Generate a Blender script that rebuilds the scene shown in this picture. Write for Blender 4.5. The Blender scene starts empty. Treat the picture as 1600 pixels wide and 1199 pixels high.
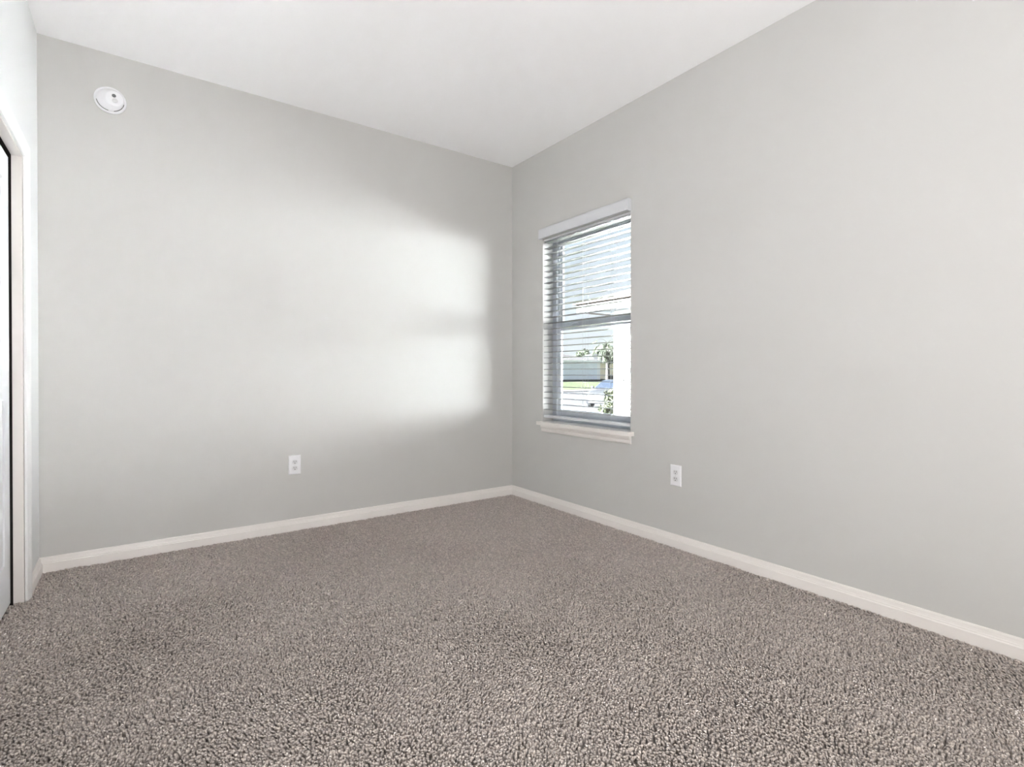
import bpy, bmesh, math, random
import numpy as np
from mathutils import Vector, Matrix

random.seed(7)
rng = np.random.default_rng(7)
SC = bpy.context.scene
COL = SC.collection
R = math.radians

# ------------------------------------------------------------------ camera
# +X runs along the back wall to the right, +Y runs away from the camera along the
# window wall, z = 0 is the top of the carpet.
EYE = 1.017
cam_data = bpy.data.cameras.new('camera')
cam = bpy.data.objects.new('camera', cam_data)
COL.objects.link(cam)
cam_data.sensor_fit = 'HORIZONTAL'
cam_data.sensor_width = 36.0
cam_data.lens = 813.7 / 1600.0 * 36.0
cam_data.shift_y = -12.2 / 1600.0
cam_data.clip_start = 0.02
cam_data.clip_end = 600
cam.location = (0, 0, EYE)
cam.rotation_euler = (R(90 - 0.31), 0, R(-35.6))
SC.camera = cam

# ------------------------------------------------------------------ view
SC.view_settings.view_transform = 'Standard'
SC.view_settings.look = 'None'
SC.view_settings.gamma = 1
SC.view_settings.use_curve_mapping = False
SC.view_settings.exposure = 0.23
SC.cycles.use_denoising = True
SC.cycles.max_bounces = 14
SC.cycles.diffuse_bounces = 9
SC.cycles.glossy_bounces = 4
SC.cycles.transparent_max_bounces = 24
SC.cycles.sample_clamp_indirect = 0.0

# ------------------------------------------------------------------ sky
world = bpy.data.worlds.new('sky')
SC.world = world
world.use_nodes = True
wn, wl = world.node_tree.nodes, world.node_tree.links
wn.clear()
w_out = wn.new('ShaderNodeOutputWorld')
w_bg = wn.new('ShaderNodeBackground')
w_bg.inputs['Strength'].default_value = 0.86
w_tc = wn.new('ShaderNodeTexCoord')
w_sep = wn.new('ShaderNodeSeparateXYZ')
w_rmp = wn.new('ShaderNodeValToRGB')
w_rmp.color_ramp.elements[0].position = 0.0
w_rmp.color_ramp.elements[0].color = (0.93, 0.97, 1.0, 1)
w_rmp.color_ramp.elements[1].position = 0.5
w_rmp.color_ramp.elements[1].color = (0.62, 0.80, 0.98, 1)
wl.new(w_tc.outputs['Generated'], w_sep.inputs[0])
wl.new(w_sep.outputs['Z'], w_rmp.inputs['Fac'])
wl.new(w_rmp.outputs['Color'], w_bg.inputs['Color'])
wl.new(w_bg.outputs['Background'], w_out.inputs['Surface'])

# ------------------------------------------------------------------ sun (low, from the street side, over our roof)
SUN_AZ, SUN_EL = R(25), R(22)
to_sun = Vector((-math.cos(SUN_EL) * math.cos(SUN_AZ), math.cos(SUN_EL) * math.sin(SUN_AZ), math.sin(SUN_EL)))
sun_data = bpy.data.lights.new('sun', 'SUN')
sun_data.energy = 280.0
sun_data.color = (0.95, 1.0, 1.05)
sun_data.angle = R(0.6)
sun = bpy.data.objects.new('sun', sun_data)
COL.objects.link(sun)
sun.location = (-20, 10, 30)
sun.rotation_euler = to_sun.to_track_quat('Z', 'Y').to_euler()

# ------------------------------------------------------------------ fill lights behind the camera
def area_light(name, loc, aim, size, energy, color):
    d = bpy.data.lights.new(name, 'AREA')
    d.shape = 'RECTANGLE'
    d.size, d.size_y = size
    d.energy = energy
    d.color = color
    o = bpy.data.objects.new(name, d)
    COL.objects.link(o)
    o.location = loc
    o.rotation_euler = Vector(aim).to_track_quat('-Z', 'Y').to_euler()
    return o


# unseen fill lights added behind the camera to lift the room, second one warmer
area_light('fill_light_cool', (-0.10, -0.60, 0.50), (0.10, 0.50, 0.85), (0.9, 0.9), 54.0, (0.92, 0.99, 1.08))
area_light('fill_light_warm', (0.0, -1.0, 0.45), (0.10, 0.70, 0.75), (0.9, 0.9), 33.0, (1.0, 0.87, 0.70))


# ================================================================== helpers
def mat(name, col, rough=0.5, spec=0.5, metal=0.0):
    m = bpy.data.materials.new(name)
    m.use_nodes = True
    b = m.node_tree.nodes['Principled BSDF']
    b.inputs['Base Color'].default_value = (*col, 1)
    b.inputs['Roughness'].default_value = rough
    b.inputs['Specular IOR Level'].default_value = spec
    b.inputs['Metallic'].default_value = metal
    return m


def add_bump(m, scale, strength, dist=0.002, detail=3.0, coord='Object', stretch=None):
    nt = m.node_tree
    b = nt.nodes['Principled BSDF']
    tc = nt.nodes.new('ShaderNodeTexCoord')
    nz = nt.nodes.new('ShaderNodeTexNoise')
    nz.inputs['Scale'].default_value = scale
    nz.inputs['Detail'].default_value = detail
    bp = nt.nodes.new('ShaderNodeBump')
    bp.inputs['Strength'].default_value = strength
    bp.inputs['Distance'].default_value = dist
    src = tc.outputs[coord]
    if stretch:
        mp = nt.nodes.new('ShaderNodeMapping')
        mp.inputs['Scale'].default_value = stretch
        nt.links.new(src, mp.inputs[0])
        src = mp.outputs[0]
    nt.links.new(src, nz.inputs['Vector'])
    nt.links.new(nz.outputs['Fac'], bp.inputs['Height'])
    nt.links.new(bp.outputs['Normal'], b.inputs['Normal'])
    return m


def mottle(m, c1, c2, scale, detail=4.0, lo=0.35, hi=0.65):
    nt = m.node_tree
    b = nt.nodes['Principled BSDF']
    tc = nt.nodes.new('ShaderNodeTexCoord')
    nz = nt.nodes.new('ShaderNodeTexNoise')
    nz.inputs['Scale'].default_value = scale
    nz.inputs['Detail'].default_value = detail
    rp = nt.nodes.new('ShaderNodeValToRGB')
    rp.color_ramp.elements[0].position = lo
    rp.color_ramp.elements[0].color = (*c1, 1)
    rp.color_ramp.elements[1].position = hi
    rp.color_ramp.elements[1].color = (*c2, 1)
    nt.links.new(tc.outputs['Object'], nz.inputs['Vector'])
    nt.links.new(nz.outputs['Fac'], rp.inputs['Fac'])
    nt.links.new(rp.outputs['Color'], b.inputs['Base Color'])
    return m


def link_mesh(name, verts, faces, m, parent=None, smooth=False):
    me = bpy.data.meshes.new(name)
    me.from_pydata(verts, [], faces)
    me.update()
    o = bpy.data.objects.new(name, me)
    COL.objects.link(o)
    if m:
        me.materials.append(m)
    if smooth:
        for p in me.polygons:
            p.use_smooth = True
    if parent:
        o.parent = parent
    return o


def link_bm(name, bm, m, parent=None, smooth=False):
    bmesh.ops.recalc_face_normals(bm, faces=bm.faces)
    me = bpy.data.meshes.new(name)
    bm.to_mesh(me)
    bm.free()
    o = bpy.data.objects.new(name, me)
    COL.objects.link(o)
    if m:
        me.materials.append(m)
    if smooth:
        for p in me.polygons:
            p.use_smooth = True
    if parent:
        o.parent = parent
    return o


def box(bm, lo, hi, bevel=0.0, seg=2):
    vs = [bm.verts.new((x, y, z)) for x in (lo[0], hi[0]) for y in (lo[1], hi[1]) for z in (lo[2], hi[2])]
    q = [(0, 1, 3, 2), (4, 6, 7, 5), (0, 4, 5, 1), (2, 3, 7, 6), (0, 2, 6, 4), (1, 5, 7, 3)]
    fs = [bm.faces.new([vs[i] for i in f]) for f in q]
    if bevel:
        es = list({e for f in fs for e in f.edges})
        bmesh.ops.bevel(bm, geom=es, offset=bevel, segments=seg, affect='EDGES', profile=0.5)


def boxes(*bs, bevel=0.0):
    bm = bmesh.new()
    for lo, hi in bs:
        box(bm, lo, hi, bevel)
    return bm


def prism(bm, prof, axis, a, b):
    """Extrude a closed profile (list of 2D points) along an axis from a to b.
    axis 'x': points are (y, z); 'y': points are (x, z); 'z': points are (x, y)."""
    def p(u, v, t):
        return {'x': (t, u, v), 'y': (u, t, v), 'z': (u, v, t)}[axis]
    A = [bm.verts.new(p(u, v, a)) for u, v in prof]
    B = [bm.verts.new(p(u, v, b)) for u, v in prof]
    n = len(prof)
    for i in range(n):
        bm.faces.new((A[i], A[(i + 1) % n], B[(i + 1) % n], B[i]))
    bm.faces.new(A)
    bm.faces.new(list(reversed(B)))


def loft(bm, rings, cap=True):
    L = [[bm.verts.new(p) for p in r] for r in rings]
    n = len(L[0])
    for a, b in zip(L[:-1], L[1:]):
        for i in range(n):
            bm.faces.new((a[i], a[(i + 1) % n], b[(i + 1) % n], b[i]))
    if cap:
        bm.faces.new(list(reversed(L[0])))
        bm.faces.new(L[-1])


def tube(bm, pts, rad, n=8):
    pts = [Vector(p) for p in pts]
    rad = rad if isinstance(rad, (list, tuple)) else [rad] * len(pts)
    rings = []
    for i, p in enumerate(pts):
        d = (pts[min(i + 1, len(pts) - 1)] - pts[max(i - 1, 0)]).normalized()
        up = Vector((0, 0, 1)) if abs(d.z) < 0.9 else Vector((1, 0, 0))
        u = d.cross(up).normalized()
        v = d.cross(u).normalized()
        rings.append([p + (u * math.cos(t) + v * math.sin(t)) * rad[i] for t in [2 * math.pi * k / n for k in range(n)]])
    loft(bm, rings)


def empty(name, loc=(0, 0, 0), rotz=0.0):
    o = bpy.data.objects.new(name, None)
    o.empty_display_size = 0.1
    COL.objects.link(o)
    o.location = loc
    o.rotation_euler = (0, 0, rotz)
    return o


def tag(o, label=None, cat=None, group=None, kind=None):
    if label:
        o['label'] = label
    if cat:
        o['category'] = cat
    if group:
        o['group'] = group
    if kind:
        o['kind'] = kind
    return o


# ================================================================== materials
M_wall = add_bump(mat('greige_wall_paint', (0.58, 0.574, 0.558), 0.75, 0.25), 55, 0.12, 0.003, 2.0)
M_wall_white = add_bump(mat('white_wall_paint', (0.73, 0.735, 0.735), 0.75, 0.25), 55, 0.12, 0.003, 2.0)
M_ceil = add_bump(mat('white_ceiling_paint', (0.945, 0.945, 0.95), 0.85, 0.2), 70, 0.15, 0.003, 2.0)
M_trim = mat('white_trim_paint', (0.83, 0.795, 0.765), 0.38, 0.5)
M_casing = mat('white_casing_paint', (0.78, 0.775, 0.77), 0.4, 0.5)
M_jamb = mat('cream_jamb_paint', (0.71, 0.675, 0.645), 0.42, 0.5)
M_door = add_bump(mat('white_door_paint', (0.78, 0.79, 0.81), 0.4, 0.5), 60, 0.06, 0.001, 3.0, 'Object', (1, 1, 0.05))
M_dark = mat('closet_shade_black', (0.015, 0.012, 0.012), 0.8, 0.2)  # near-black colour stands in for the shade inside the closet
M_vinyl = mat('white_window_vinyl', (0.54, 0.57, 0.62), 0.35, 0.5)
M_blind = mat('greyed_blind_slat', (0.28, 0.28, 0.28), 0.42, 0.5)  # white slats coloured grey so their bright undersides read as shaded
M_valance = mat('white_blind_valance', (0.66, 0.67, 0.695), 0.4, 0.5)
M_cord = mat('pale_blind_cord', (0.60, 0.62, 0.65), 0.7, 0.3)
M_plastic = mat('white_plastic', (0.84, 0.84, 0.86), 0.3, 0.5)
M_plastic_dim = mat('off_white_plastic', (0.70, 0.70, 0.71), 0.4, 0.5)
M_slot = mat('dark_slot', (0.03, 0.03, 0.03), 0.6, 0.3)
M_steel = mat('screw_steel', (0.55, 0.55, 0.55), 0.3, 0.5, 0.9)


def glass_mat(name, tint, gloss):
    m = bpy.data.materials.new(name)
    m.use_nodes = True
    nt = m.node_tree
    nt.nodes.clear()
    o = nt.nodes.new('ShaderNodeOutputMaterial')
    mix = nt.nodes.new('ShaderNodeMixShader')
    tr = nt.nodes.new('ShaderNodeBsdfTransparent')
    gl = nt.nodes.new('ShaderNodeBsdfGlossy')
    tr.inputs['Color'].default_value = (*tint, 1)
    gl.inputs['Roughness'].default_value = 0.02
    mix.inputs['Fac'].default_value = gloss
    nt.links.new(tr.outputs[0], mix.inputs[1])
    nt.links.new(gl.outputs[0], mix.inputs[2])
    nt.links.new(mix.outputs[0], o.inputs['Surface'])
    return m


M_glass = glass_mat('window_glass', (0.97, 0.985, 0.985), 0.05)

# ================================================================== room shell
XL, XR, YB, YF, ZC = -0.417, 2.55, 3.56, -3.2, 2.742
T = 0.15
WY0, WY1, WZ0, WZ1 = 2.262, 3.150, 0.642, 2.052         # window opening in the right wall
DY0, DY1, DZ = 1.15, 3.145, 1.975                        # closet opening in the left wall

tag(link_bm('wall_back', boxes(((XL - 0.8, YB, -0.05), (XR + T, YB + T, ZC + 0.1))), M_wall), kind='structure')


def wall_with_hole(name, x0, x1, y0, y1, hy0, hy1, hz0, hz1, z0, z1, m):
    """One closed shell with an opening, no seams."""
    ys, zs = [y0, hy0, hy1, y1], [z0, hz0, hz1, z1]
    bm = bmesh.new()
    g = {}
    for k, x in enumerate((x0, x1)):
        for i, y in enumerate(ys):
            for j, z in enumerate(zs):
                g[k, i, j] = bm.verts.new((x, y, z))
    for k in (0, 1):
        for i in range(3):
            for j in range(3):
                if (i, j) != (1, 1):
                    bm.faces.new((g[k, i, j], g[k, i + 1, j], g[k, i + 1, j + 1], g[k, i, j + 1]))

    def side(a, b):
        bm.faces.new((g[0, a[0], a[1]], g[0, b[0], b[1]], g[1, b[0], b[1]], g[1, a[0], a[1]]))
    for i in range(3):
        side((i, 0), (i + 1, 0))
        side((i, 3), (i + 1, 3))
        side((0, i), (0, i + 1))
        side((3, i), (3, i + 1))
    side((1, 1), (2, 1)); side((2, 1), (2, 2)); side((2, 2), (1, 2)); side((1, 2), (1, 1))
    return tag(link_bm(name, bm, m), kind='structure')


wall_with_hole('wall_right', XR, XR + T, YF - T, YB, WY0, WY1, WZ0 - 0.02, WZ1, -0.05, ZC + 0.1, M_wall)
# The closet wall: opening runs from the carpet up to the door head
bm = bmesh.new()
box(bm, (XL - 0.10, DY1 + 0.02, -0.05), (XL, YB, ZC + 0.1))
box(bm, (XL - 0.10, YF - T, -0.05), (XL, DY0 - 0.02, ZC + 0.1))
box(bm, (XL - 0.10, DY0 - 0.02, DZ + 0.02), (XL, DY1 + 0.02, ZC + 0.1))
tag(link_bm('wall_left', bm, M_wall_white), kind='structure')
tag(link_bm('wall_rear', boxes(((XL - 0.8, YF - T, -0.05), (XR, YF, ZC + 0.1))), M_wall), kind='structure')
tag(link_bm('ceiling', boxes(((XL - 0.8, YF - T, ZC), (XR + T, YB + T, ZC + 0.12))), M_ceil), kind='structure')
# closet behind the sliding door
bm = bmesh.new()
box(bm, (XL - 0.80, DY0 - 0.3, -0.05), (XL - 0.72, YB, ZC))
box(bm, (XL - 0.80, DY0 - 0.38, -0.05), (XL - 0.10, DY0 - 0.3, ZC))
tag(link_bm('wall_closet', bm, M_dark), kind='structure')  # closet walls blackened to paint in the shade behind the door

# ------------------------------------------------------------------ carpet floor: base plus cut-pile tufts
M_carpet = bpy.data.materials.new('grey_beige_cut_pile')
M_carpet.use_nodes = True
nt = M_carpet.node_tree
cb = nt.nodes['Principled BSDF']
cb.inputs['Roughness'].default_value = 0.95
cb.inputs['Specular IOR Level'].default_value = 0.08
cb.inputs['Sheen Weight'].default_value = 0.1
cb.inputs['Sheen Roughness'].default_value = 0.5
at = nt.nodes.new('ShaderNodeAttribute')
at.attribute_name = 'yarn'
nt.links.new(at.outputs['Color'], cb.inputs['Base Color'])


def smooth_noise(x, y, cell, seed):
    """Value noise sampled at arrays x, y."""
    r = np.random.default_rng(seed)
    g = r.random((256, 256))
    u, v = x / cell + 40.0, y / cell + 40.0
    i, j = np.floor(u).astype(int), np.floor(v).astype(int)
    fu, fv = u - i, v - j
    fu, fv = fu * fu * (3 - 2 * fu), fv * fv * (3 - 2 * fv)
    i, j = i % 255, j % 255
    return (g[i, j] * (1 - fu) + g[i + 1, j] * fu) * (1 - fv) + (g[i, j + 1] * (1 - fu) + g[i + 1, j + 1] * fu) * fv


def carpet():
    x0, x1, y0, y1 = XL - 0.06, XR, -0.1, YB
    sp = 0.0075
    gx, gy = np.meshgrid(np.arange(x0 + sp / 2, x1, sp), np.arange(y0 + sp / 2, y1, sp))
    gx = gx + np.where((np.arange(gx.shape[0]) % 2)[:, None] == 1, sp / 2, 0.0)
    x, y = gx.ravel(), gy.ravel()
    # keep what can be seen from around the camera
    ang = np.degrees(np.arctan2(x, y + 0.35))
    dist = np.hypot(x, y)
    keep = (ang > -35) & (ang < 97) & (dist > 0.80) & (rng.random(len(x)) > 0.07)
    keep &= (x < XR - 0.004) & (x > XL - 0.05) & ((x > XL + 0.004) | ((y > DY0) & (y < DY1 - 0.003)))
    x, y = x[keep], y[keep]
    n = len(x)
    x = x + rng.normal(0, sp * 0.30, n)
    y = y + rng.normal(0, sp * 0.30, n)
    # lean of the pile: broad vacuum strokes plus small disorder
    su = smooth_noise(x + 0.35 * y, y, 0.42, 3) + 0.5 * smooth_noise(x, y, 0.17, 4)
    sv = smooth_noise(x, y - 0.3 * x, 0.50, 5) + 0.5 * smooth_noise(x, y, 0.15, 6)
    lx = (su - 0.75) * 0.016 + rng.normal(0, 0.0030, n)
    ly = (sv - 0.75) * 0.016 + rng.normal(0, 0.0030, n)
    h = 0.0195 + rng.normal(0, 0.0009, n) + (smooth_noise(x, y, 0.018, 8) - 0.5) * 0.005
    w = 0.0036 + rng.random(n) * 0.0013
    base = -0.0210
    NS = 3
    NV = NS * 3 + 1
    th0 = rng.random(n) * 2 * math.pi
    V = np.zeros((n, NV, 3), np.float32)
    for lv, (rad, up) in enumerate(((0.85, 0.0), (1.10, 0.60), (1.15, 0.90))):
        for k in range(NS):
            th = th0 + k * 2 * math.pi / NS + 0.5 * lv
            bend = up ** 1.4
            V[:, lv * NS + k, 0] = x + lx * bend + np.cos(th) * w * rad
            V[:, lv * NS + k, 1] = y + ly * bend + np.sin(th) * w * rad
            V[:, lv * NS + k, 2] = base + h * up
    V[:, NV - 1, 0] = x + lx
    V[:, NV - 1, 1] = y + ly
    V[:, NV - 1, 2] = base + h
    tri = []
    for k in range(NS):
        a, b = k, (k + 1) % NS
        for lv in (0, 1):
            o = lv * NS
            tri += [(o + a, o + b, o + NS + b), (o + a, o + NS + b, o + NS + a)]
        tri += [(2 * NS + a, 2 * NS + b, NV - 1)]
    tri = np.array(tri, np.int32)
    F = (tri[None] + (np.arange(n, dtype=np.int32) * NV)[:, None, None]).reshape(-1, 3)
    V = V.reshape(-1, 3)
    # backing slab, appended
    sx0, sx1, sy0, sy1 = XL - 0.72, XR, YF, YB
    B = np.array([(sx0, sy0, -0.0210), (sx1, sy0, -0.0210), (sx1, sy1, -0.0210), (sx0, sy1, -0.0210),
                  (sx0, sy0, -0.05), (sx1, sy0, -0.05), (sx1, sy1, -0.05), (sx0, sy1, -0.05)], np.float32)
    o0 = len(V)
    q = [(0, 1, 2, 3), (7, 6, 5, 4), (0, 4, 5, 1), (1, 5, 6, 2), (2, 6, 7, 3), (3, 7, 4, 0)]
    BF = []
    for f in q:
        BF += [(f[0], f[1], f[2]), (f[0], f[2], f[3])]
    V = np.vstack([V, B])
    F = np.vstack([F, np.array(BF, np.int32) + o0])
    me = bpy.data.meshes.new('floor')
    me.vertices.add(len(V))
    me.vertices.foreach_set('co', V.ravel())
    me.loops.add(F.size)
    me.loops.foreach_set('vertex_index', F.ravel().astype(np.int32))
    me.polygons.add(len(F))
    me.polygons.foreach_set('loop_start', np.arange(0, F.size, 3, dtype=np.int32))
    me.polygons.foreach_set('loop_total', np.full(len(F), 3, np.int32))
    me.update(calc_edges=True)
    # each tuft's own yarn colour (a heathered grey-beige yarn)
    t = rng.random(n)
    tone = 0.88 + 0.24 * rng.random(n)
    c1, c2, c3 = np.array([0.555, 0.490, 0.453]), np.array([0.47, 0.415, 0.385]), np.array([0.67, 0.595, 0.55])
    c = np.where((t < 0.5)[:, None], c1, np.where((t < 0.78)[:, None], c2, c3)) * tone[:, None]
    cv = np.ones((n, NV, 4), np.float32)
    cv[:, :, :3] = c[:, None, :]
    cv = np.vstack([cv.reshape(-1, 4), np.tile(np.array([[0.30, 0.275, 0.255, 1]], np.float32), (8, 1))])
    a = me.attributes.new('yarn', 'FLOAT_COLOR', 'POINT')
    a.data.foreach_set('color', cv.astype(np.float32).ravel())
    me.materials.append(M_carpet)
    o = bpy.data.objects.new('floor', me)
    COL.objects.link(o)
    tag(o, kind='structure')


carpet()

# ------------------------------------------------------------------ baseboards
BH, BT = 0.073, 0.014
# outline of the moulding: (distance from the wall, height)
BP = [(0, -0.013), (BT, -0.013), (BT, 0.040), (BT - 0.0015, 0.0425), (BT - 0.0035, 0.0445), (BT - 0.0035, 0.0480),
      (BT - 0.0055, 0.052), (BT - 0.0070, 0.0600), (BT - 0.0075, 0.0665), (BT - 0.0090, 0.0715), (BT - 0.0110, BH), (0, BH)]
bm = bmesh.new()
prism(bm, [(YB - d, z) for d, z in BP], 'x', XL, XR)
tag(link_bm('baseboard_back', bm, M_trim), kind='structure')
bm = bmesh.new()
prism(bm, [(XR - d, z) for d, z in BP], 'y', YF, YB - BT)
tag(link_bm('baseboard_right', bm, M_trim), kind='structure')
CAS_O = DY1 + 0.008 + 0.060
bm = bmesh.new()
prism(bm, [(XL + d, z) for d, z in BP], 'y', CAS_O, YB - BT)
tag(link_bm('baseboard_left', bm, M_trim), kind='structure')

# ------------------------------------------------------------------ closet door: jamb, casing, sliding panel
# casing profile (distance along the wall from the opening edge, projection)
CP = [(0.0, 0.0), (0.0, 0.007), (0.004, 0.0095), (0.014, 0.0105), (0.022, 0.0135), (0.034, 0.0165), (0.046, 0.0175), (0.055, 0.017), (0.060, 0.0145), (0.060, 0.0)]
bm = bmesh.new()
e0 = DY1 + 0.008
s0 = DY0 - 0.008
ztop = DZ + 0.008
rings = []
for (yy, zz, ky, kz) in ((e0, -0.013, 1, 0), (e0, ztop, 1, 1), (s0, ztop, -1, 1), (s0, -0.013, -1, 0)):
    rings.append([Vector((XL + p, yy + ky * a, zz + kz * a)) for a, p in CP])
loft(bm, rings)
tag(link_bm('trim_1', bm, M_casing), kind='structure')
bm = bmesh.new()
JX = XL - 0.038
box(bm, (JX, DY1, -0.013), (XL - 0.002, DY1 + 0.02, DZ + 0.02), 0.001)
box(bm, (JX, DY0 - 0.02, -0.013), (XL - 0.002, DY0, DZ + 0.02), 0.001)
box(bm, (JX, DY0, DZ), (XL - 0.002, DY1, DZ + 0.02), 0.001)
tag(link_bm('trim_2', bm, M_jamb), kind='structure')
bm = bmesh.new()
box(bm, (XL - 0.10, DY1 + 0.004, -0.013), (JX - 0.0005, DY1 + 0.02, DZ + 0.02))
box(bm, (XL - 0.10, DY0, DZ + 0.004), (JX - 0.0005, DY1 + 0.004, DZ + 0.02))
tag(link_bm('closet_gap_shade', bm, M_dark), kind='structure')  # black strips painting the shade in the gap around the door

# two moulded panels on the sliding door
DX = XL - 0.046
d_y0, d_y1, d_z0, d_z1 = 2.15, DY1 - 0.008, 0.006, DZ - 0.016
door = tag(empty('door_1', (DX, (d_y0 + d_y1) / 2, 0)), kind='structure')


def door_slab():
    bm = bmesh.new()
    yc = (d_y0 + d_y1) / 2
    a0, a1 = d_y0 - yc, d_y1 - yc
    ys = [a0, a0 + 0.11, a1 - 0.11, a1]
    zs = [d_z0, 0.20, 0.90, 1.05, d_z1 - 0.12, d_z1]
    g = {}
    for i, y in enumerate(ys):
        for j, z in enumerate(zs):
            g[i, j] = bm.verts.new((0, y, z))
    rec = []
    for i in range(3):
        for j in range(5):
            f = bm.faces.new((g[i, j], g[i + 1, j], g[i + 1, j + 1], g[i, j + 1]))
            if i == 1 and j in (1, 3):
                rec.append(f)
    for f in rec:
        for inset, dx in ((0.012, -0.007), (0.022, 0.0), (0.014, 0.005)):
            r = bmesh.ops.inset_individual(bm, faces=[f], thickness=inset)
            for v in f.verts:
                v.co.x += dx
    ext = bmesh.ops.extrude_face_region(bm, geom=list(bm.faces))
    for v in [e for e in ext['geom'] if isinstance(e, bmesh.types.BMVert)]:
        v.co.x = -0.034
    return bm


link_bm('door_panel', door_slab(), M_door, door)

# ------------------------------------------------------------------ window: frame, two sashes with panes, stool, apron
win = tag(empty('window_1', (XR + 0.10, (WY0 + WY1) / 2, WZ0)), kind='structure')


def rect_frame(bm, x0, x1, y0, y1, z0, z1, wl, wr, wb, wt, bev=0.002):
    """A frame of four pieces mitred into one ring."""
    o = [(y0, z0), (y1, z0), (y1, z1), (y0, z1)]
    i = [(y0 + wl, z0 + wb), (y1 - wr, z0 + wb), (y1 - wr, z1 - wt), (y0 + wl, z1 - wt)]
    V = {}
    for k, x in enumerate((x0, x1)):
        for t, ring in enumerate((o, i)):
            for q, (y, z) in enumerate(ring):
                V[k, t, q] = bm.verts.new((x, y, z))
    for q in range(4):
        r = (q + 1) % 4
        bm.faces.new((V[0, 0, q], V[0, 0, r], V[0, 1, r], V[0, 1, q]))
        bm.faces.new((V[1, 0, q], V[1, 0, r], V[1, 1, r], V[1, 1, q]))
        bm.faces.new((V[0, 0, q], V[0, 0, r], V[1, 0, r], V[1, 0, q]))
        bm.faces.new((V[0, 1, q], V[0, 1, r], V[1, 1, r], V[1, 1, q]))


def wpart(name, bm, m, parent=None):
    """Geometry given in room coordinates, stored relative to the parent."""
    p = parent or win
    M = Matrix.Translation(-world_loc(p))
    bmesh.ops.transform(bm, matrix=M, verts=bm.verts)
    return link_bm(name, bm, m, p)


def world_loc(o):
    v = Vector((0, 0, 0))
    while o is not None:
        v += o.location
        o = o.parent
    return v


ZM = 1.362     # meeting rail
bm = bmesh.new()
rect_frame(bm, XR + 0.100, XR + 0.148, WY0, WY1, WZ0, WZ1, 0.045, 0.045, 0.040, 0.022)
# inner track ribs on the jambs
for yy in (WY0 + 0.045, WY1 - 0.055):
    box(bm, (XR + 0.121, yy, WZ0 + 0.04), (XR + 0.127, yy + 0.010, WZ1 - 0.022))
wpart('window_frame', bm, M_vinyl)
bm = bmesh.new()
rect_frame(bm, XR + 0.128, XR + 0.144, WY0 + 0.046, WY1 - 0.046, ZM - 0.018, WZ1 - 0.023, 0.040, 0.040, 0.071, 0.026)
us = wpart('upper_sash', bm, M_vinyl)
wpart('pane', boxes(((XR + 0.134, WY0 + 0.087, ZM + 0.054), (XR + 0.138, WY1 - 0.087, WZ1 - 0.050))), M_glass, us)
bm = bmesh.new()
rect_frame(bm, XR + 0.104, XR + 0.120, WY0 + 0.046, WY1 - 0.046, WZ0 + 0.041, ZM + 0.018, 0.050, 0.050, 0.050, 0.036)
ls = wpart('lower_sash', bm, M_vinyl)
wpart('pane', boxes(((XR + 0.110, WY0 + 0.097, WZ0 + 0.092), (XR + 0.114, WY1 - 0.097, ZM - 0.019))), M_glass, ls)
for yy in (WY0 + 0.25, WY1 - 0.25):
    wpart('sash_lock', boxes(((XR + 0.101, yy - 0.028, ZM + 0.0185), (XR + 0.119, yy + 0.028, ZM + 0.030)), bevel=0.003), M_vinyl)
# stool (inside sill board with horns) and the apron moulding under it
SY0, SY1, SX = 2.232, 3.176, XR - 0.048
bm = bmesh.new()
st = [(SX + 0.004, SY0), (XR, SY0), (XR, WY0 + 0.001), (XR + 0.100, WY0 + 0.001), (XR + 0.100, WY1 - 0.001), (XR, WY1 - 0.001), (XR, SY1), (SX + 0.004, SY1), (SX, SY1 - 0.004), (SX, SY0 + 0.004)]
prism(bm, st, 'z', WZ0 - 0.026, WZ0)
wpart('window_stool', bm, M_trim)
AP = [(XR, 0.562), (XR - 0.008, 0.562), (XR - 0.012, 0.566), (XR - 0.014, 0.575), (XR - 0.015, 0.588), (XR - 0.020, 0.596), (XR - 0.022, 0.616), (XR, 0.616)]
bm = bmesh.new()
prism(bm, AP, 'y', WY0 - 0.008, SY1 - 0.022)
wpart('window_apron', bm, M_trim)

# ------------------------------------------------------------------ white slatted blind
BX = XR + 0.029
blind = tag(empty('window_blind', (BX, (WY0 + WY1) / 2, WZ1)),
            'white horizontal slat blind lowered over the window, slats open', 'blind')
by0, by1 = WY0 + 0.007, WY1 - 0.007
bc = (by0 + by1) / 2
# valance board with short returns, hung proud of the wall
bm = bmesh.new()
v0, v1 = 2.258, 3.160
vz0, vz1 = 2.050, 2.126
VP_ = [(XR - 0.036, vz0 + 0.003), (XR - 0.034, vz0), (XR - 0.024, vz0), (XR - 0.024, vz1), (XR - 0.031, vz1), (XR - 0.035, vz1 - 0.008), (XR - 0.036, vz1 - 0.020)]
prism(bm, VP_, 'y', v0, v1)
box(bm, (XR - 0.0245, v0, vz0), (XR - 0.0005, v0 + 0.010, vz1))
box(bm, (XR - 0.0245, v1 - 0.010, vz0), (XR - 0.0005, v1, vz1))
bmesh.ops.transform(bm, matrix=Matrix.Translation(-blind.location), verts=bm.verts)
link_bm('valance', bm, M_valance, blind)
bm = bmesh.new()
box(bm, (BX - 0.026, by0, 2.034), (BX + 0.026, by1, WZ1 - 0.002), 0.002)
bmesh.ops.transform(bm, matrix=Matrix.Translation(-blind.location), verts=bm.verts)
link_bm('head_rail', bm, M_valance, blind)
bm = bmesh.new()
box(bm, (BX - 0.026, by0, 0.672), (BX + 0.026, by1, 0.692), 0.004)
bmesh.ops.transform(bm, matrix=Matrix.Translation(-blind.location), verts=bm.verts)
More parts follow.
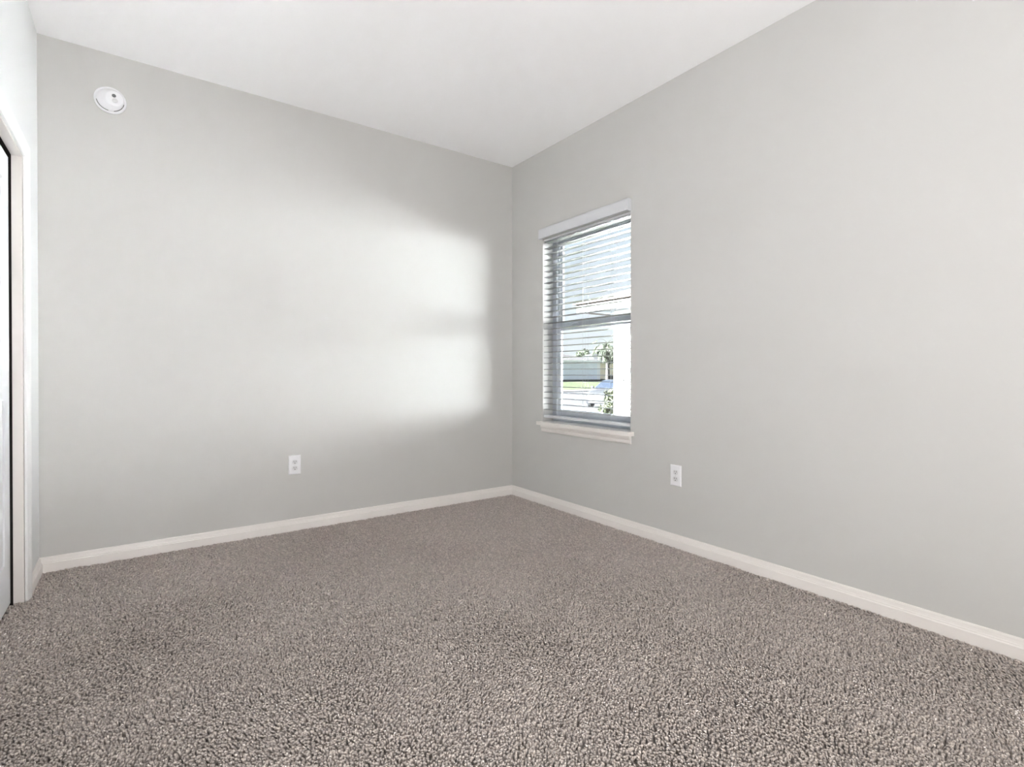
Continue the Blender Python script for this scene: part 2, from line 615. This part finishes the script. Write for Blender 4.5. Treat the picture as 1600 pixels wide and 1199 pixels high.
link_bm('bottom_rail', bm, M_valance, blind)
# one slat, slightly crowned
slat_proto = None
hw = 0.025
top = [(-hw + 2 * hw * k / 8, 0.0020 * (1 - (2 * k / 8 - 1) ** 2) + 0.0013) for k in range(9)]
bot = [(x, z - 0.0026) for x, z in reversed(top)]
LADDER = (by0 + 0.165, bc, by1 - 0.165)
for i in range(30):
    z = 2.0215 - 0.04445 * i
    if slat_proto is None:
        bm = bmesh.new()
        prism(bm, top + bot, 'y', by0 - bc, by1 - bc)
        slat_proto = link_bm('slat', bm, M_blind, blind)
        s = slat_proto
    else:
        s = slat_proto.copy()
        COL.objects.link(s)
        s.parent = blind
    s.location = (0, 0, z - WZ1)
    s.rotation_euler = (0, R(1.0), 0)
lad = None
for yy in LADDER:
    if lad is None:
        bm = bmesh.new()
        for dx in (-0.0262, 0.0262):
            tube(bm, [(dx, 0, 2.036 - WZ1), (dx, 0, 0.690 - WZ1)], 0.0009, 6)
        tube(bm, [(0, 0, 2.036 - WZ1), (0, 0, 0.690 - WZ1)], 0.0007, 6)
        for i in range(29):
            z = 1.977 - 0.04445 * i - WZ1 - 0.0022
            tube(bm, [(-0.026, 0.001, z), (0.026, 0.001, z)], 0.0006, 4)
        lad = link_bm('ladder_cord', bm, M_cord, blind)
        l = lad
    else:
        l = lad.copy()
        COL.objects.link(l)
        l.parent = blind
    l.location = (0, yy - bc, 0)


# ------------------------------------------------------------------ wall outlets
def outlet(loc, rotz, label):
    """Faces local -Y."""
    t = tag(empty('wall_outlet', loc, rotz), label, 'outlet', 'white duplex outlets on the walls')
    w, h = 0.0375, 0.0610
    bm = bmesh.new()
    rings = []
    for d, y in ((0, 0.0), (0, -0.0022), (0.0016, -0.0046), (0.0042, -0.0060), (0.007, -0.0064)):
        rings.append([Vector(((w - d) * a, y, (h - d) * b)) for a, b in ((-1, -1), (1, -1), (1, 1), (-1, 1))])
    loft(bm, rings)
    link_bm('cover_plate', bm, M_plastic, t)
    for s in (1, -1):
        bm = bmesh.new()
        prof = []
        for k in range(28):
            a = 2 * math.pi * k / 28
            prof.append((0.0172 * math.cos(a), max(-0.0135, min(0.0135, 0.0172 * math.sin(a))) + s * 0.0198))
        n = len(prof)
        A = [bm.verts.new((x, -0.0060, z)) for x, z in prof]
        B = [bm.verts.new((x, -0.0078, z)) for x, z in prof]
        for i in range(n):
            bm.faces.new((A[i], A[(i + 1) % n], B[(i + 1) % n], B[i]))
        bm.faces.new(B)
        r = link_bm('receptacle', bm, M_plastic_dim, t)
        for x, hh in ((-0.0064, 0.0046), (0.0064, 0.0038)):
            link_bm('slot', boxes(((x - 0.0013, -0.00805, s * 0.0198 + 0.0035 - hh), (x + 0.0013, -0.0077, s * 0.0198 + 0.0035 + hh))), M_slot, r)
        bm = bmesh.new()
        pr = [(0.0030 * math.cos(2 * math.pi * k / 12), s * 0.0198 - 0.0078 + 0.0030 * math.sin(2 * math.pi * k / 12)) for k in range(12)]
        prism(bm, pr, 'y', -0.00805, -0.0077)
        link_bm('ground_hole', bm, M_slot, r)
    bm = bmesh.new()
    prism(bm, [(0.0032 * math.cos(2 * math.pi * k / 12), 0.0032 * math.sin(2 * math.pi * k / 12)) for k in range(12)], 'y', -0.0072, -0.0062)
    link_bm('screw', bm, M_plastic_dim, t)
    return t


outlet((0.817, YB, 0.4206), 0, 'white duplex outlet low on the windowless back wall')
outlet((XR, 1.914, 0.417), R(-90), 'white duplex outlet low on the window wall, nearer than the window')

# ------------------------------------------------------------------ smoke detector high on the back wall (axis towards -Y)
sd = tag(empty('smoke_detector', (-0.122, YB, 2.489)), 'round white smoke detector high on the back wall', 'smoke detector')


def disc_rings(spec, n=40):
    return [[Vector((cx + r * math.cos(2 * math.pi * k / n), -y, cz + r * math.sin(2 * math.pi * k / n))) for k in range(n)] for (r, y, cx, cz) in spec]


bm = bmesh.new()
loft(bm, disc_rings([(0.071, 0, 0, 0), (0.071, 0.007, 0, 0), (0.0695, 0.010, 0, 0), (0.064, 0.0115, 0, 0)]))
link_bm('mounting_plate', bm, M_plastic, sd, True).data.polygons[-1].use_smooth = False
bm = bmesh.new()
loft(bm, disc_rings([(0.0595, 0.0110, 0, 0), (0.0590, 0.0150, 0, 0), (0.0570, 0.0200, 0.002, 0), (0.0500, 0.0340, 0.010, -0.001), (0.0430, 0.0450, 0.017, -0.002), (0.0400, 0.0480, 0.019, -0.003), (0.0360, 0.0490, 0.020, -0.003)]))
body = link_bm('detector_body', bm, M_plastic, sd, True)
body.data.polygons[-1].use_smooth = False
for a0, a1 in ((192, 262), (285, 350)):
    bm = bmesh.new()
    tube(bm, [(0.0600 * math.cos(R(a)), -0.0135, 0.0600 * math.sin(R(a))) for a in range(a0, a1 + 1, 5)], 0.0016, 6)
    link_bm('vent_slot', bm, M_slot, body)
bm = bmesh.new()
loft(bm, disc_rings([(0.0095, 0.0480, 0.017, 0.011), (0.0090, 0.0508, 0.017, 0.011)], 20))
link_bm('sensor_window', bm, mat('grey_sensor_window', (0.16, 0.16, 0.17), 0.3), sd)
bm = bmesh.new()
loft(bm, disc_rings([(0.0130, 0.0480, 0.021, -0.014), (0.0120, 0.0512, 0.021, -0.014), (0.0080, 0.0512, 0.021, -0.014), (0.0075, 0.0500, 0.021, -0.014)], 24))
link_bm('test_button', bm, M_plastic_dim, sd)

# ================================================================== outdoors
M_grass = mottle(mat('lawn_grass', (0.0146, 0.0182, 0.0075), 0.9, 0.1), (0.0122, 0.0156, 0.0051), (0.0218, 0.0247, 0.0111), 1.2)
M_road = mottle(mat('asphalt', (0.0105, 0.0096, 0.0102), 0.9, 0.2), (0.0090, 0.0082, 0.0090), (0.0120, 0.0111, 0.0117), 2.0)
M_conc = mottle(mat('concrete', (0.0261, 0.0252, 0.0243), 0.9, 0.2), (0.0224, 0.0214, 0.0205), (0.0299, 0.0289, 0.0280), 1.5)
M_pale = mottle(mat('pale_dry_grass', (0.0182, 0.0207, 0.0125), 0.9, 0.1), (0.0155, 0.0191, 0.0098), (0.0228, 0.0249, 0.0155), 1.5)
M_stucco = add_bump(mat('white_stucco', (0.82, 0.81, 0.79), 0.9, 0.2), 40, 0.2, 0.004)
M_fascia = mat('pale_fascia', (0.0518, 0.0441, 0.0389), 0.6, 0.3)
M_soffit = mat('soffit', (0.16, 0.17, 0.19), 0.8, 0.2)
M_tile = mottle(mat('red_brown_shingle', (0.0414, 0.0249, 0.0186), 0.9, 0.2), (0.0249, 0.0177, 0.0146), (0.0457, 0.0332, 0.0290), 3.0)
M_pink = mottle(mat('pinkish_shingle', (0.0933, 0.0747, 0.0690), 0.9, 0.2), (0.0113, 0.0094, 0.0087), (0.0159, 0.0131, 0.0123), 1.0)
M_greyroof = mottle(mat('grey_shingle', (0.0104, 0.0104, 0.0104), 0.9, 0.2), (0.0073, 0.0075, 0.0078), (0.0125, 0.0125, 0.0125), 1.0)
M_siding = mat('blue_grey_siding', (0.80, 0.84, 0.89), 0.7, 0.3)
M_whitepaint = mat('white_house_trim', (0.88, 0.87, 0.86), 0.6, 0.3)
M_beige = mat('beige_house_wall', (0.82, 0.74, 0.56), 0.8, 0.2)
M_leaf = mottle(mat('tree_leaf', (0.0212, 0.0298, 0.0140), 0.7, 0.3), (0.0105, 0.0150, 0.0064), (0.0264, 0.0316, 0.0159), 3.0)
M_palm = mottle(mat('palm_leaf', (0.0200, 0.0265, 0.0140), 0.7, 0.3), (0.0073, 0.0106, 0.0043), (0.0233, 0.0265, 0.0124), 2.0)
M_bush = mottle(mat('shrub_leaf', (0.0156, 0.0190, 0.0058), 0.7, 0.3), (0.0087, 0.0122, 0.0029), (0.0218, 0.0230, 0.0073), 6.0)
M_bark = mottle(mat('bark', (0.0125, 0.0104, 0.0094), 0.9, 0.2), (0.0073, 0.0062, 0.0054), (0.0155, 0.0134, 0.0114), 5.0)
M_carpaint = mat('white_car_paint', (0.0124, 0.0124, 0.0130), 0.3, 0.3)
M_carglass = mat('dark_car_glass', (0.008, 0.010, 0.014), 0.2, 0.06)
M_rubber = mat('black_tyre', (0.006, 0.006, 0.006), 0.85, 0.2)
M_hub = mat('wheel_rim', (0.0104, 0.0104, 0.0104), 0.4, 0.4)
M_lens = mat('headlight_lens', (0.0073, 0.0073, 0.0078), 0.15, 0.5)
M_metal = mat('dark_painted_metal', (0.004, 0.004, 0.004), 0.6, 0.3)


def gz(y):
    """Height of the ground at a distance y: side yard, falling to the street, rising beyond it."""
    k = [(-10, -0.22), (8, -0.25), (13, -0.58), (20.0, -0.80), (37.0, -0.80), (44, -0.66), (56, 0.02), (140, 0.3)]
    for (a, za), (b, zb) in zip(k[:-1], k[1:]):
        if y <= b:
            return za + (zb - za) * (y - a) / (b - a)
    return k[-1][1]


def strip(name, ys, x0, x1, lift, m, nx=24):
    """A band of ground parallel to the street, given thickness."""
    bm = bmesh.new()
    xs = [x0 + (x1 - x0) * i / nx for i in range(nx + 1)]
    g = [[bm.verts.new((x, y, gz(y) + lift)) for x in xs] for y in ys]
    for j in range(len(ys) - 1):
        for i in range(nx):
            bm.faces.new((g[j][i], g[j][i + 1], g[j + 1][i + 1], g[j + 1][i]))
    ext = bmesh.ops.extrude_face_region(bm, geom=list(bm.faces))
    for v in [e for e in ext['geom'] if isinstance(e, bmesh.types.BMVert)]:
        v.co.z -= 0.12
    return tag(link_bm(name, bm, m), kind='structure')


strip('ground_side_yard', [-10, 0, 8, 13.2], XR + T + 0.02, 60, 0.0, M_pale)
strip('ground_near_lawn', [13.2, 15.5], XR + T + 0.02, 60, 0.0, M_grass)
strip('sidewalk', [15.5, 17.9], -5, 70, 0.03, M_conc)
strip('ground_verge', [17.9, 20.0], -5, 70, 0.0, M_conc)
strip('road', [20.0, 28, 37.0], -5, 110, 0.0, M_road)
strip('curb', [37.0, 39.0], -5, 120, 0.06, M_conc)
strip('ground_far_lawn', [39.0, 44, 50, 56, 80, 140], -5, 190, 0.0, M_grass)


def hip_roof(bm, x0, x1, y0, y1, z, rise, ridge_in, along='x', thick=0.16):
    """Hip roof: eave rectangle, short fascia, ridge."""
    if along == 'x':
        ym = (y0 + y1) / 2
        r = [(x0 + ridge_in, ym, z + rise), (x1 - ridge_in, ym, z + rise)]
    else:
        xm = (x0 + x1) / 2
        r = [(xm, y0 + ridge_in, z + rise), (xm, y1 - ridge_in, z + rise)]
    e = [bm.verts.new(p) for p in ((x0, y0, z), (x1, y0, z), (x1, y1, z), (x0, y1, z))]
    b = [bm.verts.new((v.co.x, v.co.y, z - 0.02)) for v in e]
    a, c = bm.verts.new(r[0]), bm.verts.new(r[1])
    if along == 'x':
        bm.faces.new((e[0], e[1], c, a)); bm.faces.new((e[1], e[2], c)); bm.faces.new((e[2], e[3], a, c)); bm.faces.new((e[3], e[0], a))
    else:
        bm.faces.new((e[0], e[1], a)); bm.faces.new((e[1], e[2], c, a)); bm.faces.new((e[2], e[3], c)); bm.faces.new((e[3], e[0], a, c))
    for i in range(4):
        bm.faces.new((e[i], e[(i + 1) % 4], b[(i + 1) % 4], b[i]))
    bm.faces.new(list(reversed(b)))


# next-door house: its sunlit white side wall faces our window
nh = tag(empty('house', (8.0, 0, -0.22)), 'white stucco house next door filling the right edge of the window view', 'house')


def hpart(name, bm, m, root, parent=None):
    bmesh.ops.transform(bm, matrix=Matrix.Translation(-root.location), verts=bm.verts)
    return link_bm(name, bm, m, parent or root)


NX, NY = 8.0, 7.55
hpart('wall', boxes(((NX, -9.0, -0.30), (NX + 9.0, NY, 2.30))), M_stucco, nh)
hpart('soffit', boxes(((NX - 0.5, -9.5, 2.30), (NX + 9.5, NY + 0.5, 2.36))), M_soffit, nh)
hpart('fascia', boxes(((NX - 0.54, -9.54, 2.27), (NX - 0.5, NY + 0.54, 2.45)), ((NX - 0.5, NY + 0.5, 2.27), (NX + 9.5, NY + 0.54, 2.45))), M_fascia, nh)
bm = bmesh.new()
hip_roof(bm, NX - 0.6, NX + 9.6, -9.6, NY + 0.6, 2.46, 1.75, 5.0, 'y')
hpart('roof', bm, M_tile, nh)
ub = hpart('utility_box', boxes(((NX - 0.09, 6.98, 1.80), (NX, 7.32, 1.98)), bevel=0.008), mat('grey_utility_box', (0.009, 0.009, 0.0095), 0.6), nh)
bm = bmesh.new()
tube(bm, [(NX - 0.07, 7.28, 0.88), (NX, 7.28, 0.88)], 0.025, 10)
hpart('pipe_stub', bm, M_metal, nh)

# the grey house across the street
gh = tag(empty('house', (50, 56, 0.0)), 'blue grey house with a pale hip roof across the street', 'house', 'houses across the street')
GY = 56.0
hpart('wall', boxes(((38.0, GY, -0.05), (56.3, GY + 10, 2.62))), M_siding, gh)
gd = hpart('garage_door', boxes(*[((47.0, GY - 0.05, 0.06 + k * 0.55), (55.4, GY - 0.005, 0.06 + k * 0.55 + 0.54)) for k in range(4)], bevel=0.01), mat('grey_garage_door', (0.78, 0.81, 0.86), 0.6), gh)
hpart('corner_board', boxes(((55.75, GY - 0.06, -0.05), (56.36, GY - 0.005, 2.62))), M_whitepaint, gh)
hpart('fascia', boxes(((37.4, GY - 0.62, 2.60), (56.9, GY - 0.5, 2.84))), M_whitepaint, gh)
bm = bmesh.new()
hip_roof(bm, 37.4, 56.9, GY - 0.6, GY + 10.6, 2.84, 1.15, 4.2)
hpart('roof', bm, M_pink, gh)
bm = bmesh.new()
tube(bm, [(50.6, GY + 3.6, 3.2), (50.6, GY + 3.6, 4.5)], 0.16, 10)
hpart('vent_pipe', bm, M_whitepaint, gh)

# pinkish roofed house behind it
ph = tag(empty('house', (66, 80, 0.1)), 'house with a low pinkish roof rising behind the blue grey house', 'house', 'houses across the street')
hpart('wall', boxes(((50, 80, 0.05), (74, 90, 3.1))), M_whitepaint, ph)
bm = bmesh.new()
hip_roof(bm, 49.4, 74.6, 79.4, 90.6, 3.1, 1.6, 4.0)
hpart('roof', bm, M_pink, ph)

# beige house to its right
bh = tag(empty('house', (64, 60, 0.0)), 'beige walled house with a grey roof behind the palm', 'house', 'houses across the street')
hpart('wall', boxes(((59.4, 60, -0.05), (74, 69, 2.6))), M_beige, bh)
hpart('window', boxes(((63.5, 59.93, 0.9), (65.1, 59.995, 2.1)), bevel=0.01), M_carglass, bh)
bm = bmesh.new()
hip_roof(bm, 58.9, 74.6, 59.4, 69.6, 2.6, 1.7, 4.0)
hpart('roof', bm, M_greyroof, bh)

# dark box standing beside the garage
bx = tag(empty('utility_box', (55.9, 53.6, gz(53.6))), 'squat dark grey box on the lawn beside the garage', 'box')
bm = bmesh.new()
box(bm, (-0.40, -0.35, -0.05), (0.40, 0.35, 0.75), 0.03)
link_bm('cabinet', bm, mat('dark_box_paint', (0.035, 0.035, 0.036), 0.7), bx)
bm = bmesh.new()
box(bm, (-0.43, -0.38, 0.75), (0.43, 0.38, 0.80), 0.015)
link_bm('lid', bm, mat('grey_box_lid', (0.06, 0.06, 0.06), 0.7), bx)


# ------------------------------------------------------------------ foliage
def leaf_cloud(bm, centre, rad, n, size, seed):
    r = random.Random(seed)
    lobes = [(Vector((r.uniform(-.55, .55), r.uniform(-.55, .55), r.uniform(-.45, .5))), r.uniform(.45, .62)) for _ in range(9)]
    for _ in range(n):
        c, lr = r.choice(lobes)
        d = Vector((r.gauss(0, 1), r.gauss(0, 1), r.gauss(0, 1))).normalized() * lr * (r.random() ** 0.35)
        p = c + d
        p = Vector((centre[0] + p.x * rad[0], centre[1] + p.y * rad[1], centre[2] + p.z * rad[2]))
        a = Vector((r.gauss(0, 1), r.gauss(0, 1), r.gauss(0, 0.7))).normalized()
        b = a.cross(Vector((r.gauss(0, 1), r.gauss(0, 1), r.gauss(0, 1)))).normalized()
        s = size * r.uniform(0.7, 1.3)
        vs = [bm.verts.new(p + a * s), bm.verts.new(p + b * s * 0.45), bm.verts.new(p - a * s), bm.verts.new(p - b * s * 0.45)]
        bm.faces.new(vs)


def broad_tree(x, y, h, rad, label, seed):
    z = gz(y)
    t = tag(empty('broadleaf_tree', (x, y, z)), label, 'tree', 'trees behind the houses')
    bm = bmesh.new()
    tube(bm, [(0, 0, -0.1), (0.05, 0.02, h * 0.35), (0.0, 0.1, h * 0.6)], [0.28, 0.2, 0.1], 8)
    for k in range(4):
        a = k * 1.6 + seed
        tube(bm, [(0.03, 0.05, h * 0.42), (math.cos(a) * rad[0] * 0.3, math.sin(a) * rad[1] * 0.3, h * 0.62), (math.cos(a) * rad[0] * 0.5, math.sin(a) * rad[1] * 0.5, h * 0.75)], [0.11, 0.07, 0.03], 6)
    link_bm('trunk', bm, M_bark, t)
    bm = bmesh.new()
    leaf_cloud(bm, (0, 0, h * 0.72), rad, 1600, 0.26, seed)
    link_bm('foliage', bm, M_leaf, t)


broad_tree(71.0, 74.5, 5.7, (1.9, 1.9, 1.6), 'round pale green tree left of the palm above the grey roof', 11)
broad_tree(80.5, 78.0, 6.6, (2.3, 2.2, 2.0), 'taller pale green tree directly behind the palm crown', 12)


def palm(x, y, h, label):
    z = gz(y)
    t = tag(empty('palm_tree', (x, y, z)), label, 'palm')
    bm = bmesh.new()
    tube(bm, [(0, 0, -0.1), (0.02, 0, h * 0.15), (0.05, 0.03, h * 0.6), (0.04, 0.05, h)], [0.34, 0.26, 0.20, 0.17], 12)
    link_bm('trunk', bm, M_bark, t)
    r = random.Random(5)
    proto = None
    for k in range(42):
        a = k * 2.399
        el = R(75 - 125 * k / 42)
        L = r.uniform(1.9, 2.4)
        bm = bmesh.new()
        # stem
        pts = []
        for s in range(6):
            u = s / 5
            ang = el - u * u * 0.9
            pts.append((math.cos(ang) * L * u * 0.62, 0, math.sin(ang) * L * u * 0.62))
        tube(bm, pts, [0.03, 0.026, 0.022, 0.018, 0.014, 0.01], 5)
        # fan of leaflets
        tip = Vector(pts[-1])
        d0 = (tip - Vector(pts[-2])).normalized()
        for q in range(13):
            fa = R(-105 + 210 * q / 12)
            side = Vector((0, 1, 0))
            d = (d0 * math.cos(fa) + side * math.sin(fa)).normalized()
            ll = 0.85 * (0.75 + 0.25 * math.cos(fa))
            end = tip + d * ll + Vector((0, 0, -0.20))
            mid = tip + d * ll * 0.55
            n = d.cross(Vector((0, 0, 1)))
            n = n.normalized() * 0.07 if n.length > 1e-3 else Vector((0, 0.045, 0))
            vs = [bm.verts.new(tip), bm.verts.new(mid + n), bm.verts.new(end), bm.verts.new(mid - n)]
            bm.faces.new(vs)
        o = link_bm('frond', bm, M_palm, t)
        o.location = (0.04, 0.05, h - 0.05 + r.uniform(-0.12, 0.1))
        o.rotation_euler = (r.uniform(-.12, .12), r.uniform(-.12, .12), a)


palm(44.3, 42.8, 4.9, 'bushy fan palm standing beyond the parked car across the street')


def shrub(x, y, h, w, label, seed, n=900):
    z = gz(y)
    t = tag(empty('shrub', (x, y, z)), label, 'shrub', 'shrubs by the house corner')
    bm = bmesh.new()
    for k in range(6):
        a = k * 1.05
        tube(bm, [(0, 0, -0.03), (math.cos(a) * w * 0.3, math.sin(a) * w * 0.3, h * 0.7)], [0.018, 0.006], 5)
    link_bm('stem', bm, M_bark, t)
    bm = bmesh.new()
    leaf_cloud(bm, (0, 0, h * 0.55), (w, w, h * 0.52), n, 0.05, seed)
    link_bm('foliage', bm, M_bush, t)


shrub(14.85, 14.2, 1.0, 0.28, 'upright green shrub in front of the white car', 21)
shrub(13.75, 13.45, 0.42, 0.26, 'low green shrub at the foot of the taller shrub', 22, 500)

# bent stake in the lawn
gs = tag(empty('garden_stake', (12.95, 12.75, gz(12.75))), 'thin dark bent stake on a short white post in the lawn', 'garden stake')
bm = bmesh.new()
tube(bm, [(0, 0, -0.05), (0, 0, 0.22)], 0.022, 8)
link_bm('post', bm, M_whitepaint, gs)
bm = bmesh.new()
tube(bm, [(0, 0, 0.22), (0.01, -0.01, 0.30), (0.04, -0.04, 0.37), (0.09, -0.09, 0.42)], 0.011, 6)
link_bm('bent_rod', bm, M_metal, gs)


# ------------------------------------------------------------------ parked white car, nose towards -X
def build_car(x, y, z):
    t = tag(empty('car', (x, y, z)), 'white car parked at the curb with its nose to the left', 'car')
    half = 0.90
    # lower body: cross-sections along the length
    secs = [  # x, z_low, z_high, half width
        (0.00, 0.36, 0.66, 0.66), (0.06, 0.26, 0.76, 0.80), (0.25, 0.22, 0.84, 0.87), (0.9, 0.20, 0.92, 0.90), (1.35, 0.20, 0.97, 0.90),
        (2.4, 0.20, 0.98, 0.91), (3.5, 0.20, 0.99, 0.90), (4.2, 0.24, 0.99, 0.86), (4.5, 0.34, 0.92, 0.78)]
    bm = bmesh.new()
    rings = []
    for sx, zl, zh, w in secs:
        m_ = (zl + zh) / 2
        rings.append([Vector(p) for p in ((sx, -w * 0.93, zl), (sx, w * 0.93, zl), (sx, w, m_ - 0.08), (sx, w * 0.985, m_ + 0.10), (sx, w * 0.90, zh - 0.02), (sx, w * 0.6, zh), (sx, -w * 0.6, zh), (sx, -w * 0.90, zh - 0.02), (sx, -w * 0.985, m_ + 0.10), (sx, -w, m_ - 0.08))])
    loft(bm, rings)
    b = link_bm('body', bm, M_carpaint, t, True)
    # cabin
    bm = bmesh.new()
    cs = [(1.12, 0.945, 0.80), (1.95, 1.40, 0.64), (2.5, 1.46, 0.63), (3.3, 1.42, 0.62), (4.05, 0.97, 0.74)]
    rings = []
    for sx, zh, w in cs:
        rings.append([Vector(p) for p in ((sx, -0.82, 0.93), (sx, 0.82, 0.93), (sx, w, max(0.94, zh - 0.05)), (sx, w * 0.85, zh), (sx, -w * 0.85, zh), (sx, -w, max(0.94, zh - 0.05)))])
    loft(bm, rings)
    link_bm('cabin', bm, M_carpaint, t)
    # glazing just proud of the cabin

    def quad(name, pts, m, off):
        bm = bmesh.new()
        vs = [bm.verts.new(Vector(p) + Vector(off)) for p in pts]
        bm.faces.new(vs)
        ext = bmesh.ops.extrude_face_region(bm, geom=list(bm.faces))
        for v in [e for e in ext['geom'] if isinstance(e, bmesh.types.BMVert)]:
            v.co += Vector(off)
        return link_bm(name, bm, m, t)
    quad('windshield', [(1.17, -0.70, 0.985), (1.17, 0.70, 0.985), (1.90, 0.53, 1.385), (1.90, -0.53, 1.385)], M_carglass, (-0.008, 0, 0.012))
    quad('rear_window', [(3.38, -0.50, 1.385), (3.38, 0.50, 1.385), (4.0, 0.64, 1.0), (4.0, -0.64, 1.0)], M_carglass, (0.008, 0, 0.012))
    for s in (-1, 1):
        quad('side_window', [(1.55, s * 0.80, 0.99), (2.5, s * 0.80, 0.99), (2.5, s * 0.655, 1.36), (2.0, s * 0.655, 1.33)], M_carglass, (0, s * 0.012, 0.004))
        quad('side_window', [(2.58, s * 0.80, 0.99), (3.55, s * 0.79, 0.99), (3.25, s * 0.65, 1.33), (2.58, s * 0.655, 1.36)], M_carglass, (0, s * 0.012, 0.004))
        bm = bmesh.new()
        box(bm, (0.02, s * 0.62 - 0.15, 0.60), (0.16, s * 0.62 + 0.15, 0.71), 0.03)
        link_bm('headlight', bm, M_lens, t)
        bm = bmesh.new()
        box(bm, (1.40, s * 0.98 - 0.09, 0.98), (1.52, s * 0.98 + 0.06, 1.10), 0.025)
        link_bm('side_mirror', bm, M_carpaint, t)
        for wx in (0.86, 3.62):
            bm = bmesh.new()
            n = 24
            rr = []
            for rad, yy in ((0.20, 0.905), (0.30, 0.915), (0.325, 0.89), (0.325, 0.72), (0.30, 0.70)):
                rr.append([Vector((wx + rad * math.cos(2 * math.pi * k / n), s * yy, 0.325 + rad * math.sin(2 * math.pi * k / n))) for k in range(n)])
            loft(bm, rr)
            wh = link_bm('wheel', bm, M_rubber, t)
            bm = bmesh.new()
            rr = []
            for rad, yy in ((0.205, 0.900), (0.20, 0.922), (0.06, 0.912)):
                rr.append([Vector((wx + rad * math.cos(2 * math.pi * k / n), s * yy, 0.325 + rad * math.sin(2 * math.pi * k / n))) for k in range(n)])
            loft(bm, rr)
            link_bm('rim', bm, M_hub, wh)
    bm = bmesh.new()
    box(bm, (-0.020, -0.46, 0.53), (0.10, 0.46, 0.65), 0.01)
    link_bm('grille', bm, M_metal, t)
    bm = bmesh.new()
    box(bm, (0.0, -0.60, 0.26), (0.14, 0.60, 0.38), 0.02)
    link_bm('lower_intake', bm, M_metal, t)
    return t


build_car(19.1, 19.0, gz(20.4)).rotation_euler.z = R(24)
